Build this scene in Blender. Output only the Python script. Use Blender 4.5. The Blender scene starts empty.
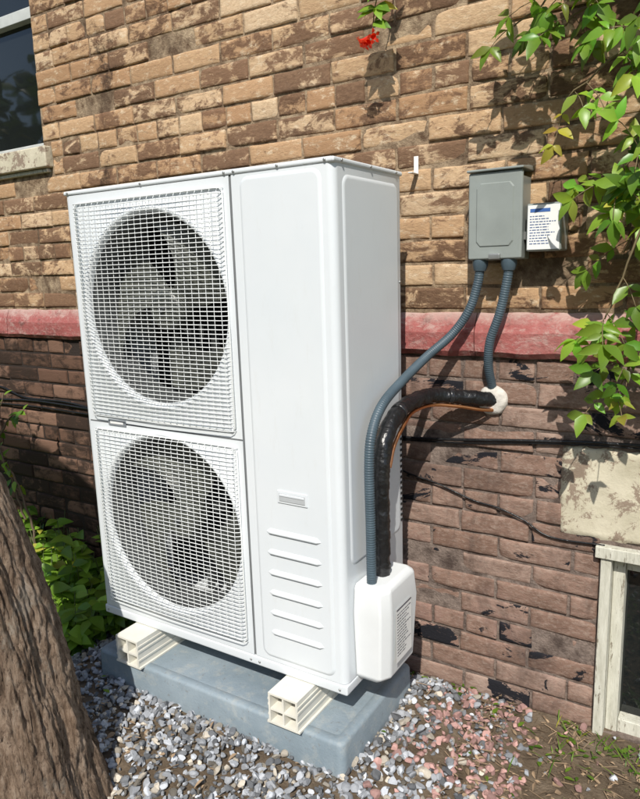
import bpy, bmesh, math, random
import numpy as np
from mathutils import Vector, Matrix, noise
random.seed(7); rng=np.random.default_rng(7)
S=bpy.context.scene
COL=S.collection
G=0.53
# ------------------------------------------------------------------ helpers
def mesh_obj(name,verts,faces,mat=None,smooth=False,parent=None,cols=None,mats=None,midx=None):
    me=bpy.data.meshes.new(name)
    me.from_pydata([tuple(v) for v in verts],[],[tuple(f) for f in faces])
    if mat: me.materials.append(mat)
    if mats:
        for m in mats: me.materials.append(m)
        if midx is not None: me.polygons.foreach_set('material_index',midx)
    if smooth: me.polygons.foreach_set('use_smooth',[True]*len(me.polygons))
    if cols is not None:
        a=me.color_attributes.new('bc','FLOAT_COLOR','POINT')
        c=np.ones((len(verts),4),dtype=np.float32); c[:,:3]=np.array(cols)[:,:3]
        a.data.foreach_set('color',c.ravel())
    me.update()
    o=bpy.data.objects.new(name,me); COL.objects.link(o)
    if parent: o.parent=parent
    return o
def empty(name):
    o=bpy.data.objects.new(name,None); COL.objects.link(o); o.empty_display_size=.1; return o
class MB:
    def __init__(s): s.v=[];s.f=[];s.c=[];s.m=[]
    def add(s,v,f,c=None,m=0):
        n=len(s.v); s.v.extend([tuple(x) for x in v]); s.f.extend([tuple(i+n for i in q) for q in f]); s.m.extend([m]*len(f))
        if c is not None: s.c.extend([c]*len(v))
    def box(s,x0,x1,y0,y1,z0,z1,c=None,m=0):
        v=[(x,y,z) for x in(x0,x1) for y in(y0,y1) for z in(z0,z1)]
        s.add(v,[(0,1,3,2),(4,6,7,5),(0,4,5,1),(2,3,7,6),(0,2,6,4),(1,5,7,3)],c,m)
    def obj(s,name,mat=None,smooth=False,parent=None,bevel=0,seg=2,mats=None):
        o=mesh_obj(name,s.v,s.f,mat,smooth,parent,s.c if s.c else None,mats,s.m if mats else None)
        if bevel:
            b=o.modifiers.new('b','BEVEL'); b.width=bevel; b.segments=seg; b.limit_method='ANGLE'
            b.harden_normals=False
            for p in o.data.polygons: p.use_smooth=True
            w=o.modifiers.new('w','WEIGHTED_NORMAL'); w.keep_sharp=True
        return o
def catmull(P,n=12):
    P=[Vector(p) for p in P]; Q=[P[0]*2-P[1]]+P+[P[-1]*2-P[-2]]; out=[]
    for i in range(1,len(Q)-2):
        for k in range(n):
            t=k/n; a,b,c,d=Q[i-1],Q[i],Q[i+1],Q[i+2]
            out.append(0.5*((2*b)+(c-a)*t+(2*a-5*b+4*c-d)*t*t+(3*b-a-3*c+d)*t**3))
    out.append(P[-1]); return out
def resample(P,step):
    out=[P[0].copy()]; need=step
    for a,b in zip(P,P[1:]):
        L=(b-a).length; pos=0
        while L-pos>=need:
            pos+=need; out.append(a.lerp(b,pos/L)); need=step
        need-=(L-pos)
    out.append(P[-1].copy()); return out
def tube(mb,P,r,n=10,c=None,m=0,cap=True):
    P=[Vector(p) for p in P]; N=len(P)
    rs=r if hasattr(r,'__len__') else [r]*N
    T=[(P[min(i+1,N-1)]-P[max(i-1,0)]).normalized() for i in range(N)]
    u=T[0].orthogonal().normalized(); V=[];F=[]
    for i in range(N):
        u=(u-T[i]*u.dot(T[i])).normalized(); w=T[i].cross(u)
        for k in range(n):
            a=2*math.pi*k/n; V.append(P[i]+(u*math.cos(a)+w*math.sin(a))*rs[i])
    for i in range(N-1):
        for k in range(n):
            F.append((i*n+k,i*n+(k+1)%n,(i+1)*n+(k+1)%n,(i+1)*n+k))
    if cap: F.append(tuple(range(n))[::-1]); F.append(tuple((N-1)*n+k for k in range(n)))
    mb.add(V,F,c,m)
# ------------------------------------------------------------------ materials
class NT:
    def __init__(s,name):
        s.m=bpy.data.materials.new(name); s.m.use_nodes=True; s.t=s.m.node_tree; s.b=s.t.nodes['Principled BSDF']
    def n(s,typ,**kw):
        x=s.t.nodes.new(typ)
        for k,v in kw.items():
            if k.startswith('_'): setattr(x,k[1:],v)
            else:
                kk=int(k[1:]) if (k[0]=='i' and k[1:].isdigit()) else k
                s.set(x.inputs[kk],v)
        return x
    def set(s,inp,v):
        if isinstance(v,bpy.types.NodeSocket): s.t.links.new(v,inp)
        elif isinstance(v,bpy.types.Node): s.t.links.new(v.outputs[0],inp)
        else: inp.default_value=v
    def pos(s,scale=(1,1,1),off=None):
        tc=s.n('ShaderNodeTexCoord'); v=tc.outputs['Object']
        if off is not None: v=s.n('ShaderNodeVectorMath',_operation='ADD',i0=v,i1=off).outputs[0]
        mp=s.n('ShaderNodeMapping'); s.set(mp.inputs['Vector'],v); mp.inputs['Scale'].default_value=scale
        return mp.outputs[0]
    def noise(s,vec,scale,detail=4,rough=.55,dist=0):
        x=s.n('ShaderNodeTexNoise',Scale=scale,Detail=detail,Roughness=rough,Distortion=dist); s.set(x.inputs['Vector'],vec); return x.outputs['Fac']
    def ramp(s,fac,stops):
        r=s.n('ShaderNodeValToRGB'); s.set(r.inputs[0],fac); e=r.color_ramp.elements
        while len(e)<len(stops): e.new(.5)
        for a,(p,c) in zip(e,stops):
            a.position=p; a.color=(c if hasattr(c,'__len__') else (c,c,c))+((1,) if (not hasattr(c,'__len__') or len(c)==3) else ())
        return r.outputs[0]
    def mix(s,f,a,b,mode='MIX'):
        x=s.t.nodes.new('ShaderNodeMix'); x.data_type='RGBA'; x.blend_type=mode
        def c(v): return v+(1,) if isinstance(v,tuple) and len(v)==3 else v
        s.set(x.inputs[0],f); s.set(x.inputs[6],c(a)); s.set(x.inputs[7],c(b)); return x.outputs[2]
    def math(s,op,a,b=0.0,c=0.0):
        x=s.n('ShaderNodeMath',_operation=op); s.set(x.inputs[0],a); s.set(x.inputs[1],b); s.set(x.inputs[2],c); return x.outputs[0]
    def bump(s,h,strength=.4,dist=.005):
        b=s.n('ShaderNodeBump',Strength=strength,Distance=dist); s.set(b.inputs['Height'],h); s.t.links.new(b.outputs[0],s.b.inputs['Normal'])
    def fin(s,col=None,rough=.5,metal=0,spec=.5):
        if col is not None: s.set(s.b.inputs['Base Color'],col+(1,) if isinstance(col,tuple) and len(col)==3 else col)
        s.set(s.b.inputs['Roughness'],rough); s.b.inputs['Metallic'].default_value=metal
        s.b.inputs['Specular IOR Level'].default_value=spec
        return s.m
def simple(name,c,rough=.5,metal=0,var=.12,ns=14,bump=0,bs=200,bd=.001,spec=.5):
    t=NT(name); p=t.pos()
    f=t.noise(p,ns,5,.6)
    lo=tuple(x*(1-var) for x in c); hi=tuple(min(1,x*(1+var)) for x in c)
    col=t.ramp(f,[(.3,lo),(.7,hi)])
    if bump: t.bump(t.noise(p,bs,3),bump,bd)
    r=t.math('MULTIPLY_ADD',f,.15,rough-.07)
    return t.fin(col,r,metal,spec)
def white_mat():
    t=NT('white_powder_coat'); p=t.pos()
    c=t.ramp(t.noise(p,2.2,5,.6),[(.3,(.64,.68,.705)),(.7,(.70,.73,.745))])
    c=t.mix(t.ramp(t.noise(t.pos((5,5,1.2)),7,7,.75),[(.56,0.0),(.85,.40)]),c,(.56,.56,.53))
    t.bump(t.noise(p,2.6,2),.12,.02); return t.fin(c,t.ramp(t.noise(p,6,6,.7),[(.3,.28),(.7,.42)]))
M_white=white_mat()
M_grille=simple('grille_wire_white',(.74,.76,.75),.45,var=.03)
M_fan=simple('fan_plastic',(.085,.09,.078),.40,var=.15)
M_dark=simple('shadow_interior',(.020,.020,.020),.7)
M_shroud=simple('shroud_metal',(.085,.09,.09),.5)
M_black=simple('black_line',(.010,.010,.011),.32,var=.3,bump=.7,bs=70,bd=.004)
M_cond=simple('conduit_pvc',(.060,.090,.112),.45,var=.15,ns=20)
M_copper=simple('copper_pipe',(.66,.29,.13),.35,1,bump=.1)
M_rail=simple('vinyl_rail',(.70,.68,.60),.45,var=.07,ns=20)
M_cover=simple('line_cover_plastic',(.70,.72,.72),.4,var=.02)
M_box=simple('grey_enamel',(.245,.27,.255),.38,var=.10,ns=9,bump=.1,bs=300)
M_label=simple('label_paper',(.78,.78,.76),.5,var=.03)
M_blue=simple('label_blue',(.05,.13,.38),.5)
M_ink=simple('label_ink',(.10,.10,.12),.6)
M_ink2=simple('label_ink_blue',(.07,.12,.26),.6)
M_screw=simple('screw_zinc',(.45,.45,.44),.35,.8)
M_badge=simple('badge_grey',(.22,.24,.26),.3)
def glass():
    t=NT('window_glass_dark'); t.bump(t.noise(t.pos(),3,2),.15,.01); return t.fin(t.ramp(t.noise(t.pos(),2),[(0,(.006,.008,.008)),(1,(.016,.018,.018))]),.03,0,.6)
M_glass=glass()
def pad_mat():
    t=NT('pad_plastic'); p=t.pos()
    a=t.noise(p,5,6,.65); col=t.ramp(a,[(.3,(.17,.22,.255)),(.7,(.28,.335,.37))])
    col=t.mix(t.ramp(t.noise(p,22,6,.7),[(.52,0.0),(.72,.5)]),col,(.42,.42,.38))
    col=t.mix(t.ramp(t.noise(p,60,6,.8),[(.59,0.0),(.65,.6)]),col,(.16,.15,.13))
    t.bump(t.noise(p,140,4),.5,.002); return t.fin(col,.62)
M_pad=pad_mat()
def wall_mat(mortar=False):
    t=NT('mortar' if mortar else 'old_brick'); p=t.pos()
    at=t.n('ShaderNodeAttribute',_attribute_name='bc'); sep=t.n('ShaderNodeSeparateColor'); t.set(sep.inputs[0],at.outputs['Color'])
    r1,r2,r3=sep.outputs[0],sep.outputs[1],sep.outputs[2]
    sx=t.n('ShaderNodeSeparateXYZ'); t.set(sx.inputs[0],t.pos()); X,Z=sx.outputs[0],sx.outputs[2]
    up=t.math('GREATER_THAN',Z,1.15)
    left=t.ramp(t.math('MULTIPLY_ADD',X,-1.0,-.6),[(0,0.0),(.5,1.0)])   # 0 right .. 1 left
    big=t.noise(p,1.9,5,.65,.4)
    soot=t.noise(t.pos((1,1,.55)),4.2,7,.72,.5)      # weathering that crosses joints
    if mortar:
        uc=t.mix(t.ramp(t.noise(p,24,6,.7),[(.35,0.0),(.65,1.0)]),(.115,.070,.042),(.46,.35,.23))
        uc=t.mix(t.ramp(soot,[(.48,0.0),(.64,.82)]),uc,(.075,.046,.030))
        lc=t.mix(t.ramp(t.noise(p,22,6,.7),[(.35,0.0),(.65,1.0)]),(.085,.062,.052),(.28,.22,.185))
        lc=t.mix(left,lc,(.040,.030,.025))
        t.bump(t.noise(p,150,5,.7),.9,.006)
    else:
        off=t.n('ShaderNodeVectorMath',_operation='SCALE'); t.set(off.inputs[0],at.outputs['Color']); off.inputs['Scale'].default_value=9.0
        q=t.pos((1,1,2.1),off.outputs[0])
        n1=t.noise(q,13,8,.74,.5)
        fine=t.noise(q,60,6,.78)
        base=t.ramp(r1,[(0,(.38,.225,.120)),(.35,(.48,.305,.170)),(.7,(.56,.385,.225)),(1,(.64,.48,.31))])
        base=t.mix(t.ramp(fine,[(.40,0.0),(.64,.55)]),base,(.33,.195,.110))
        base=t.mix(t.ramp(t.noise(q,28,6,.8),[(.54,0.0),(.65,.75)]),base,(.68,.56,.40))
        dk=t.math('ADD',n1,t.math('MULTIPLY_ADD',r2,.30,-.15)); dk=t.math('ADD',dk,t.math('MULTIPLY_ADD',big,.45,-.232)); dk=t.math('ADD',dk,t.math('MULTIPLY_ADD',soot,.60,-.305))
        dark=t.mix(r3,(.085,.044,.026),(.175,.095,.056))
        dark=t.mix(t.ramp(fine,[(.42,0.0),(.66,.6)]),dark,(.27,.165,.10))
        uc=t.mix(t.ramp(dk,[(.455,0.0),(.545,.93)]),base,dark)
        uc=t.mix(t.ramp(t.math('ADD',soot,t.math('MULTIPLY_ADD',fine,.25,-.12)),[(.61,0.0),(.69,.85)]),uc,(.040,.025,.018))
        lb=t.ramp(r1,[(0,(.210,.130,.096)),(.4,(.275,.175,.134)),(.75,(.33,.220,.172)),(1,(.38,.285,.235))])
        lb=t.mix(t.ramp(n1,[(.44,0.0),(.62,.8)]),lb,(.150,.090,.066))
        lb=t.mix(t.ramp(fine,[(.48,0.0),(.66,.6)]),lb,(.39,.305,.25))
        lb=t.mix(t.ramp(t.noise(p,3.2,4,.6),[(.54,0.0),(.72,.45)]),lb,(.36,.225,.195))
        lb=t.mix(t.ramp(soot,[(.48,0.0),(.63,.7)]),lb,(.085,.060,.050))
        tar=t.math('ADD',t.noise(t.pos((1,1,1.7)),5.5,7,.72,.6),t.math('MULTIPLY_ADD',r2,.16,-.075))
        lb=t.mix(t.ramp(tar,[(.588,0.0),(.606,1.0)]),lb,(.016,.016,.020))
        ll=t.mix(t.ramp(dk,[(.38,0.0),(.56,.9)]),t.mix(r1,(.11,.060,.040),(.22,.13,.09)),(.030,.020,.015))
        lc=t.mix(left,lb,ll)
        h=t.math('ADD',t.math('MULTIPLY',fine,.8),t.math('MULTIPLY',n1,1.0))
        t.bump(h,.75,.005)
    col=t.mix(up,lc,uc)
    return t.fin(col,.9,0,.2)
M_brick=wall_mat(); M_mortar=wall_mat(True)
def band_mat():
    t=NT('red_painted_stone'); p=t.pos((1,1,1.5))
    c=t.ramp(t.noise(p,4,6,.7),[(.3,(.25,.058,.052)),(.55,(.35,.105,.095)),(.75,(.40,.20,.175))])
    c=t.mix(t.ramp(t.noise(p,9,7,.82,.4),[(.52,0.0),(.60,.7)]),c,(.47,.34,.30))
    c=t.mix(t.ramp(t.noise(p,15,7,.78),[(.54,0.0),(.64,.75)]),c,(.12,.038,.032))
    c=t.mix(t.ramp(t.noise(p,45,6,.8),[(.50,0.0),(.66,.4)]),c,(.46,.35,.31))
    sx=t.n('ShaderNodeSeparateXYZ'); t.set(sx.inputs[0],t.pos())
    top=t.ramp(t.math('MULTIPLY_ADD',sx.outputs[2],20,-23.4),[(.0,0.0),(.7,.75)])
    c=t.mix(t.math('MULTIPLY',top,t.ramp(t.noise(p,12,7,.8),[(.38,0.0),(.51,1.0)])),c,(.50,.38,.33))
    t.bump(t.noise(p,60,6,.7),.8,.005); return t.fin(c,.75)
M_band=band_mat()
def cream_mat():
    t=NT('cream_flaking_paint'); p=t.pos()
    c=t.ramp(t.noise(p,6,7,.7),[(.3,(.42,.38,.27)),(.6,(.60,.55,.42))])
    c=t.mix(t.ramp(t.noise(p,11,8,.82,.4),[(.51,0.0),(.55,.9)]),c,(.23,.165,.12))
    t.bump(t.noise(p,45,6,.7),.6,.004); return t.fin(c,.8)
M_cream=cream_mat()
def wood_mat():
    t=NT('weathered_window_wood'); p=t.pos((6,6,1))
    c=t.ramp(t.noise(p,9,6,.7),[(.3,(.42,.41,.33)),(.65,(.64,.63,.54))])
    c=t.mix(t.ramp(t.noise(p,14,7,.75),[(.57,0.0),(.62,.9)]),c,(.16,.13,.09))
    t.bump(t.noise(p,30,6,.7),.6,.004); return t.fin(c,.7)
M_wood=wood_mat()
def ground_mat():
    t=NT('soil'); p=t.pos()
    c=t.ramp(t.noise(p,11,8,.7),[(.3,(.095,.068,.045)),(.55,(.21,.16,.11)),(.8,(.33,.27,.20))])
    far=t.n('ShaderNodeVectorMath',_operation='LENGTH'); t.set(far.inputs[0],p)
    gr=t.ramp(t.noise(p,30,4),[(.3,(.03,.05,.012)),(.7,(.07,.11,.03))])
    c=t.mix(t.ramp(t.math('MULTIPLY',far.outputs['Value'],.1),[(.25,0.0),(.4,1.0)]),c,gr)
    t.bump(t.noise(p,80,8,.75),1,.012); return t.fin(c,.95,0,.1)
M_soil=ground_mat()
def attr_mat(name,rough,bump=.3,bs=200,sub=0,tr=0,spec=.4):
    t=NT(name); at=t.n('ShaderNodeAttribute',_attribute_name='bc'); p=t.pos()
    c=t.mix(t.ramp(t.noise(p,bs*.35,4,.7),[(.35,.0),(.75,.4)]),at.outputs['Color'],t.mix(1.0,at.outputs['Color'],(.55,.55,.55),'MULTIPLY'))
    if bump: t.bump(t.noise(p,bs,4),bump,.002)
    m=t.fin(c,rough,0,spec)
    if tr:
        tl=t.n('ShaderNodeBsdfTranslucent'); t.set(tl.inputs[0],t.mix(1.0,at.outputs['Color'],(1.9,1.7,.5),'MULTIPLY'))
        mx=t.n('ShaderNodeMixShader'); mx.inputs[0].default_value=tr
        t.t.links.new(t.b.outputs[0],mx.inputs[1]); t.t.links.new(tl.outputs[0],mx.inputs[2])
        t.t.links.new(mx.outputs[0],t.t.nodes['Material Output'].inputs[0])
    return m
M_stone=attr_mat('crushed_stone',.8,.5,250)
M_leaf=attr_mat('leaf',.36,0,60,tr=.3)
M_bits=attr_mat('dry_litter',.9,.4,150)
def bark_mat():
    t=NT('bark'); p=t.pos((1,1,.14))
    n=t.noise(p,34,10,.80,.9)
    n2=t.noise(t.pos((1,1,.4)),110,8,.82,.4)
    c=t.ramp(n,[(.34,(.075,.050,.035)),(.45,(.27,.190,.132)),(.56,(.45,.335,.245)),(.70,(.58,.475,.375))])
    c=t.mix(t.ramp(n2,[(.40,.8),(.50,0.0)]),c,(.085,.058,.042))
    c=t.mix(t.ramp(t.noise(t.pos(),5,4),[(.5,0.0),(.75,.4)]),c,(.46,.30,.19))
    c=t.mix(t.ramp(t.noise(t.pos((1,1,.6)),14,6,.75),[(.56,0.0),(.66,.4)]),c,(.50,.47,.40))
    t.bump(t.math('ADD',n,t.math('MULTIPLY',n2,.7)),1,.018); return t.fin(c,.95,0,.12)
M_bark=bark_mat()
# ------------------------------------------------------------------ house
house=empty('brick_house')
c0=1.078/16
XL,XR=-5.0,2.8; BL=.213
openings=[(-2.75,-1.70,1.87,3.25),(.51,1.35,0.0,.57)]
patches=[(.405,1.45,.595,.845)]
sills=[(-2.80,-1.65,1.765,1.87)]
def brick(mb,x0,x1,z0,z1):
    if x1-x0<.015: return
    if x1-x0>.15: xs=[0,.015,.06,.2,.4,.6,.8,.94,.985,1]
    else: xs=[0,.03,.10,.35,.65,.90,.97,1]
    zs=[0,.06,.2,.5,.8,.94,1]; nx,nz=len(xs),len(zs)
    j=.0012; off=random.gauss(0,.0014); tx=random.gauss(0,.003); tz=random.gauss(0,.003)
    if random.random()<.06: off+=.006
    ph=random.random()*100; V=[];F=[]
    chip=random.random()<.35; cx,cz=random.choice([(0,0),(0,1),(1,0),(1,1),(.5,0),(.5,1)])
    for b in zs:
        for a in xs:
            x=x0+(x1-x0)*a; z=z0+(z1-z0)*b
            edge=(a in(0,1)) or (b in(0,1)); e2=a<.05 or a>.95 or b<.1 or b>.9
            y=G+off+(a-.5)*tx+(b-.5)*tz+ (noise.noise(Vector((x*28+ph,z*35,0)))*.0016)
            w=noise.noise(Vector((x*45+ph,z*60,3)))*.0026
            if a in(0,1): x+=w
            if b in(0,1): z+=w
            x+=random.uniform(-j,j)*.6
            if edge: y+=.0030
            elif e2: y+=.0006
            if chip:
                dd=math.hypot((a-cx)*(x1-x0),(b-cz)*(z1-z0)); 
                if dd<.03: y+=.008*(1-dd/.03)
            V.append((x,y,z))
    for i in range(nz-1):
        for k in range(nx-1):
            F.append((i*nx+k,i*nx+k+1,(i+1)*nx+k+1,(i+1)*nx+k))
    ring=[k for k in range(nx)]+[i*nx+nx-1 for i in range(1,nz)]+[(nz-1)*nx+k for k in range(nx-2,-1,-1)]+[i*nx for i in range(nz-2,0,-1)]
    base=len(V)
    for r in ring: V.append((V[r][0],G+.025,V[r][2]))
    for i in range(len(ring)):
        k=(i+1)%len(ring); F.append((ring[k],ring[i],base+i,base+k))
    mb.add(V,F,(random.random(),random.random(),random.random()))
mb=MB(); mo=.0042
for i in range(-2,56):
    z0=i*c0; z1=z0+c0
    if i in(16,17): continue
    x=XL+(BL/2 if i%2 else 0)+random.uniform(-.01,.01)
    head=(i%6==3)
    while x<XR:
        L=BL/2 if (head) else BL
        a,b=x+mo,x+L-mo+random.uniform(-.002,.002)
        segs=[(a,b)]
        for (ox0,ox1,oz0,oz1) in openings+patches+sills:
            if z1-mo>oz0+.012 and z0+mo<oz1-.012:
                ns=[]
                for (p,q) in segs:
                    if q<=ox0 or p>=ox1: ns.append((p,q))
                    else:
                        if p<ox0: ns.append((p,min(q,ox0-.004)))
                        if q>ox1: ns.append((max(p,ox1+.004),q))
                segs=ns
        for (p,q) in segs: brick(mb,p,q,z0+mo+random.uniform(-.001,.001),z1-mo+random.uniform(-.001,.001))
        x+=L
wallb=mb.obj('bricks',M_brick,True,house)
# mortar bed around openings
mm=MB()
xs=sorted({XL,XR}|{o[0] for o in openings}|{o[1] for o in openings}); zs=sorted({-.3,3.75}|{o[2] for o in openings}|{o[3] for o in openings})
for a,b in zip(xs,xs[1:]):
    for c,d in zip(zs,zs[1:]):
        cx,cz=(a+b)/2,(c+d)/2
        if any(o[0]<cx<o[1] and o[2]<cz<o[3] for o in openings): continue
        mm.add([(a,G+.0055,c),(b,G+.0055,c),(b,G+.0055,d),(a,G+.0055,d)],[(0,1,2,3)])
for o in openings:
    a,b,c,d=o; y0,y1=G+.0055,G+.2
    mm.add([(a,y0,c),(a,y1,c),(a,y1,d),(a,y0,d)],[(0,1,2,3)]); mm.add([(b,y0,c),(b,y1,c),(b,y1,d),(b,y0,d)],[(3,2,1,0)])
    mm.add([(a,y0,d),(b,y0,d),(b,y1,d),(a,y1,d)],[(3,2,1,0)]); mm.add([(a,y0,c),(b,y0,c),(b,y1,c),(a,y1,c)],[(0,1,2,3)])
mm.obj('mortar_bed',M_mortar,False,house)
mb=MB(); mb.box(XL,XL+.2,G+.03,G+6,-.3,3.75); mb.box(XR-.2,XR,G+.03,G+6,-.3,3.75); mb.box(XL+.2,XR-.2,G+5.8,G+6,-.3,3.75)
mb.obj('side_walls',M_mortar,False,house)
mb=MB(); mb.add([(XL-.3,G-.35,3.752),(XR+.3,G-.35,3.752),(XR+.3,G+6.3,3.752),(XL-.3,G+6.3,3.752),(XL-.3,G+3,5.6),(XR+.3,G+3,5.6)],[(0,3,2,1),(0,1,5,4),(2,3,4,5),(0,4,3),(1,2,5)])
mb.obj('roof',simple('roof_shingle',(.06,.055,.05),.9,bump=.6),False,house)
# red stone string course (profiled), in blocks
mb=MB(); prof=[(.018,1.0785),(-.010,1.080),(-.024,1.096),(-.026,1.150),(-.018,1.168),(-.003,1.200),(.018,1.2125)]
x=XL
while x<XR:
    L=random.choice([.62,.7,.81,.76]); e=min(x+L,XR); a,b=x+.0015,e-.0015
    n=60; V=[];F=[]
    for i in range(n+1):
        xx=a+(b-a)*i/n
        for (y,z) in prof:
            s=.0040
            V.append((xx,G+y+noise.noise(Vector((xx*9,z*14,3)))*s+max(0,noise.noise(Vector((xx*26,z*30,7))))*.007,z+noise.noise(Vector((xx*12,z*9,11)))*.004))
    m=len(prof)
    for i in range(n):
        for k in range(m-1): F.append((i*m+k,(i+1)*m+k,(i+1)*m+k+1,i*m+k+1))
    F.append(tuple(range(m))[::1]); F.append(tuple(n*m+k for k in range(m))[::-1])
    mb.add(V,F); x=e
mb.obj('red_string_course',M_band,False,house)
# upper-left window
mb=MB(); a,b,c,d=openings[0]
mb.box(b-.045,b-.001,G+.05,G+.12,c+.002,d); mb.box(a+.001,a+.045,G+.05,G+.12,c+.002,d); mb.box(a+.045,b-.045,G+.05,G+.12,c+.002,c+.03)
mb.box(a+.045,b-.045,G+.05,G+.12,d-.05,d-.002); mb.box(a+.045,b-.045,G+.055,G+.115,2.385,2.43)
mb.obj('upper_window_frame',simple('window_trim',(.50,.52,.50),.5),False,house,bevel=.003)
mb=MB(); mb.add([(a,G+.09,c),(b,G+.09,c),(b,G+.09,d),(a,G+.09,d)],[(0,1,2,3)]); mb.obj('upper_window_glass',M_glass,False,house)
# basement window
a,b,c,d=openings[1]
mb=MB(); mb.box(a+.002,a+.030,G-.012,G+.10,-.03,d-.030); mb.box(a-.012,b+.01,G-.020,G+.10,d-.030,d+.004)
mb.box(a+.0305,a+.062,G+.025,G+.10,-.03,d-.031); mb.box(b-.05,b-.002,G-.01,G+.10,-.03,d-.03)
mb.box(a+.0625,b-.051,G+.03,G+.095,d-.07,d-.0305); mb.box(a+.0625,b-.051,G+.03,G+.095,-.03,.04)
mb.box(.90,.93,G+.03,G+.095,.041,d-.071)
mb.obj('basement_window_frame',M_wood,False,house,bevel=.003)
mb=MB(); mb.add([(a,G+.07,c-.1),(b,G+.07,c-.1),(b,G+.07,d),(a,G+.07,d)],[(0,1,2,3)]); mb.obj('basement_window_glass',M_glass,False,house)
def slab(name,x0,x1,z0,z1,y,mat,par,amp=.006,n=40,m=12,back=.012):
    V=[];F=[]
    for i in range(m+1):
        for k in range(n+1):
            xx=x0+(x1-x0)*k/n; zz=z0+(z1-z0)*i/m
            ed=i in(0,m) or k in(0,n)
            V.append((xx+(noise.noise(Vector((zz*32,xx*30,1)))*.022 if k in(0,n) else 0),y+(back if ed else 0)+noise.noise(Vector((xx*14,zz*14,5)))*amp,zz+(noise.noise(Vector((xx*24,2,zz*9)))*.014 if i in(0,m) else 0)))
    for i in range(m):
        for k in range(n): q=i*(n+1)+k; F.append((q,q+1,q+n+2,q+n+1))
    return mesh_obj(name,V,F,mat,True,par)
slab('painted_stone_lintel',.390,1.44,.582,.848,G-.002,M_cream,house,.004,90,24)
mb=MB(); mb.box(-2.80,-1.652,G-.03,G+.05,1.785,1.868); mb.obj('upper_window_sill',M_cream,False,house,bevel=.006)
mb=MB(); mb.box(-2.78,-1.672,G-.012,G+.05,1.768,1.783); mb.obj('sill_apron',M_wood,False,house,bevel=.003)
# ------------------------------------------------------------------ ground
def gh(x,y):
    d=max(-.95-x,0,x-.08); e=max(-.25-y,0,y-.33)
    k=math.hypot(d,e)
    h=.072*math.exp(-(k/.16)**2)+ .0
    if y>G-.1: h*=max(0,(G-y)/.1)
    return h
def gn(x,y): return noise.noise(Vector((x*4,y*4,0)))*.010+noise.noise(Vector((x*15,y*15,4)))*.005
xsg=np.concatenate([[-400,-120,-40,-15,-7,-4.5],np.arange(-3,2.0,.02),[2.3,3,5,9,20,60,150,400]])
ysg=np.concatenate([[-400,-120,-40,-15,-7,-3.5,-2.2],np.arange(-1.6,G+.06,.02),[1.5,4,12,40,150,400]])
V=[(x,y,gh(x,y)+(gn(x,y) if -3<x<2 and -1.6<y<.6 else 0)) for y in ysg for x in xsg]
nx=len(xsg); F=[(j*nx+i,j*nx+i+1,(j+1)*nx+i+1,(j+1)*nx+i) for j in range(len(ysg)-1) for i in range(nx-1)]
mesh_obj('ground',V,F,M_soil,True)
# gravel
bm=bmesh.new(); bmesh.ops.create_icosphere(bm,subdivisions=2,radius=1); SV=np.array([v.co[:] for v in bm.verts]); SF=np.array([[v.index for v in f.verts] for f in bm.faces]); bm.free()
PX0,PX1,PY0,PY1=-.886,.025,-.07,.344
def gmask(x,y):
    if PX0+.01<x<PX1-.01 and PY0+.01<y<PY1-.01: return 0
    if y>G-.008: return 0
    r=.36+noise.noise(Vector((x*5,y*5,9)))*.07
    dens=1.0
    if x>r-.1: dens=max(.05,1-(x-r+.1)/.16)
    l=-1.22+noise.noise(Vector((y*5,2,2)))*.08
    if x<l: dens=min(dens,max(.04,1-(l-x)/.12))
    if x<-.72 and y<-.30: dens=min(dens,.25)
    if y<-.75: dens=min(dens,.1)
    return dens
def stones(name,N,area,mask,smin,smax,pal,layers=True):
    pts=[]
    while len(pts)<N:
        x=random.uniform(area[0],area[1]); y=random.uniform(area[2],area[3])
        if random.random()<mask(x,y): pts.append((x,y))
    allv=np.zeros((N,42,3)); cols=np.zeros((N,42,3))
    for i,(x,y) in enumerate(pts):
        v=SV.copy()
        for _ in range(9):
            n=rng.normal(size=3); n/=np.linalg.norm(n); d=rng.uniform(.35,.8)
            s=v@n; k=s>d; v[k]-=np.outer(s[k]-d,n)
        sc=(smin+(smax-smin)*rng.uniform()**1.6)*np.array([1,rng.uniform(.6,.95),rng.uniform(.45,.8)])
        v*=sc
        q=Matrix.Rotation(rng.uniform(0,6.28),3,'Z')@Matrix.Rotation(rng.normal()*.5,3,'X')@Matrix.Rotation(rng.normal()*.5,3,'Y')
        v=v@np.array(q).T
        v+=np.array([x,y,gh(x,y)+gn(x,y)+rng.uniform(.0,.014)])
        allv[i]=v; cols[i]=pal(x,y)
    vv=allv.reshape(-1,3); ff=(SF[None]+42*np.arange(N)[:,None,None]).reshape(-1,3)
    me=bpy.data.meshes.new(name); me.vertices.add(len(vv)); me.vertices.foreach_set('co',vv.ravel())
    me.loops.add(ff.size); me.loops.foreach_set('vertex_index',ff.ravel())
    me.polygons.add(len(ff)); me.polygons.foreach_set('loop_start',np.arange(len(ff))*3); me.polygons.foreach_set('loop_total',np.full(len(ff),3))
    me.materials.append(M_stone); me.update(calc_edges=True); me.validate()
    a=me.color_attributes.new('bc','FLOAT_COLOR','POINT'); c=np.ones((len(vv),4),dtype=np.float32); c[:,:3]=cols.reshape(-1,3); a.data.foreach_set('color',c.ravel())
    me.polygons.foreach_set('use_smooth',[False]*len(ff))
    o=bpy.data.objects.new(name,me); COL.objects.link(o); return o
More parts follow.
